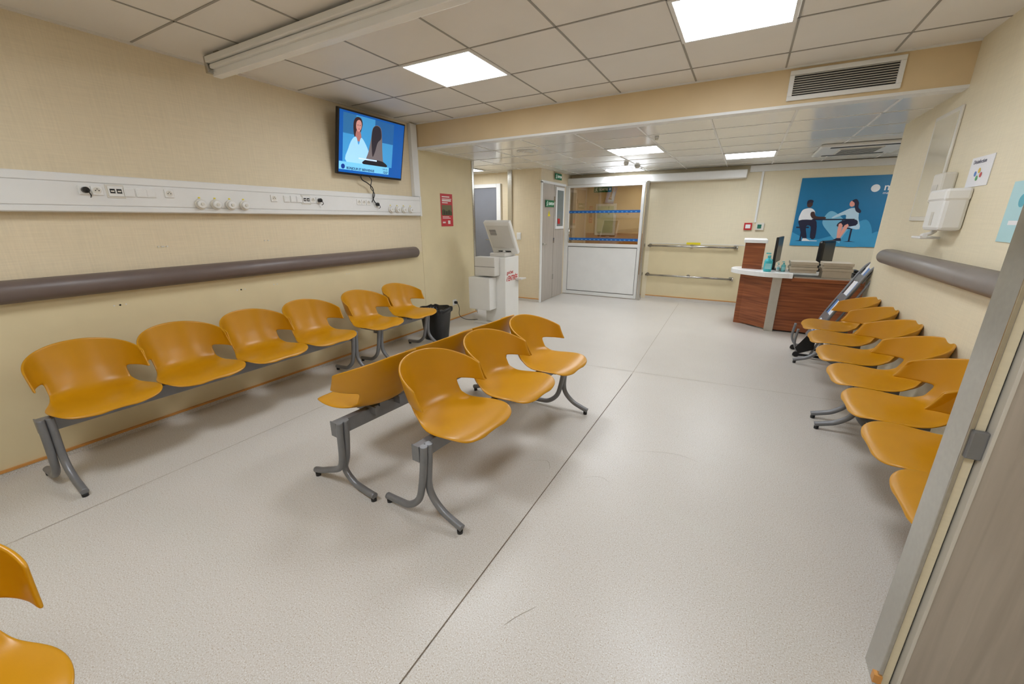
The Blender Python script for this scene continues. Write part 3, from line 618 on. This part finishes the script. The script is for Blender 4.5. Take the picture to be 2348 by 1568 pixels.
mi=frame('wall_mirror',(XR-.001,4.34,1.385),(0,-1,0),(0,0,1))
box('frame',(0,0,0),(.44,.71,.012),OFFW,mi,.004); box('mirror_glass',(.03,.03,.012),(.41,.68,.014),mat('mirror_surface',(226,220,202),.1,metal=.35,noise=.01),mi)
dp=empty('soap_dispenser'); box('body',(XR-.11,3.42,1.33),(XR,3.68,1.565),WHITE,dp,.02); box('lid',(XR-.115,3.415,1.50),(XR,3.685,1.57),WHITE2,dp,.015); box('window',(XR-.112,3.53,1.36),(XR-.109,3.57,1.44),KG,dp)
tube('lever',[(XR-.06,3.6,1.33),(XR-.08,3.6,1.31),(XR-.12,3.58,1.30),(XR-.13,3.5,1.30)],.012,WHITE,dp); box('drip_tray',(XR-.12,3.62,1.275),(XR-.02,3.78,1.29),WHITE,dp,.005)
g2=empty('glove_dispenser'); box('body',(XR-.07,3.70,1.50),(XR,3.86,1.68),OFFW,g2,.012); box('slot',(XR-.073,3.74,1.57),(XR-.069,3.82,1.61),KG,g2,.003)
nt=frame('hygiene_notice',(XR-.001,3.55,1.575),(0,-1,0),(0,0,1)); box('sheet',(0,0,0),(.26,.16,.003),PAPER,nt)
text(nt,'heading','Désinfection',.03,.125,.03,pic('notice_ink',(60,60,90)),.004)
for x,y,c_ in ((.09,.07,(60,120,200)),(.13,.085,(230,190,40)),(.16,.06,(200,60,60)),(.12,.045,(70,160,90))): disc(nt,'dot',x,y,.014,pic('dot%d'%c_[0],c_),.004+c_[0]*1e-6)
wp=frame('pale_blue_wall_poster',(XR-.001,3.0,1.29),(0,-1,0),(0,0,1)); box('sheet',(0,0,0),(.6,.28,.004),pic('pale_blue',(176,216,222)),wp); rect(wp,'band',.06,.08,.5,.1,PAPER,.005); disc(wp,'plain_mark',.12,.19,.03,pic('mark_teal',(80,170,190)),.005)

box('wall_entry_return',(.58,1.335,0),(1.3,1.42,ZC),WALL)
dd=empty('door_1')
box('metal_edge',(.55,1.315,0),(.561,1.42,ZC),STEEL,dd,.002)
box('jamb_cream',(.561,1.322,0),(.582,1.34,ZC),WALL3,dd,.002)
box('rebate',(.582,1.33,0),(.589,1.34,2.1),DARK,dd)
box('leaf',(.589,1.30,.01),(1.19,1.334,2.1),WOODG,dd,.003)
box('leaf_edge',(.586,1.298,.01),(.594,1.334,2.1),KG,dd,.001)
box('strike_plate',(.556,1.306,.83),(.586,1.322,.905),GREYM,dd,.003)

# ---------------- camera ----------------
f,a,t,r=918.83,.5103,.2957,-.0028
fw=Vector((-math.sin(a)*math.cos(t),math.cos(a)*math.cos(t),-math.sin(t)))
r0=Vector((math.cos(a),math.sin(a),0)); u0=r0.cross(fw)
ri=math.cos(r)*r0+math.sin(r)*u0; up=-math.sin(r)*r0+math.cos(r)*u0
cd=bpy.data.cameras.new('camera'); cam=bpy.data.objects.new('camera',cd); COL.objects.link(cam)
M=Matrix((ri,up,-fw)).transposed().to_4x4(); M.translation=(0,0,1.4); cam.matrix_world=M
cd.sensor_width=36; cd.lens=36*f/2348; cd.clip_start=.02; S.camera=cam
w=bpy.data.worlds.new('world'); S.world=w; w.use_nodes=True; w.node_tree.nodes['Background'].inputs[0].default_value=(.9,.95,1,1); w.node_tree.nodes['Background'].inputs[1].default_value=.3
S.view_settings.view_transform='Standard'; S.view_settings.exposure=0
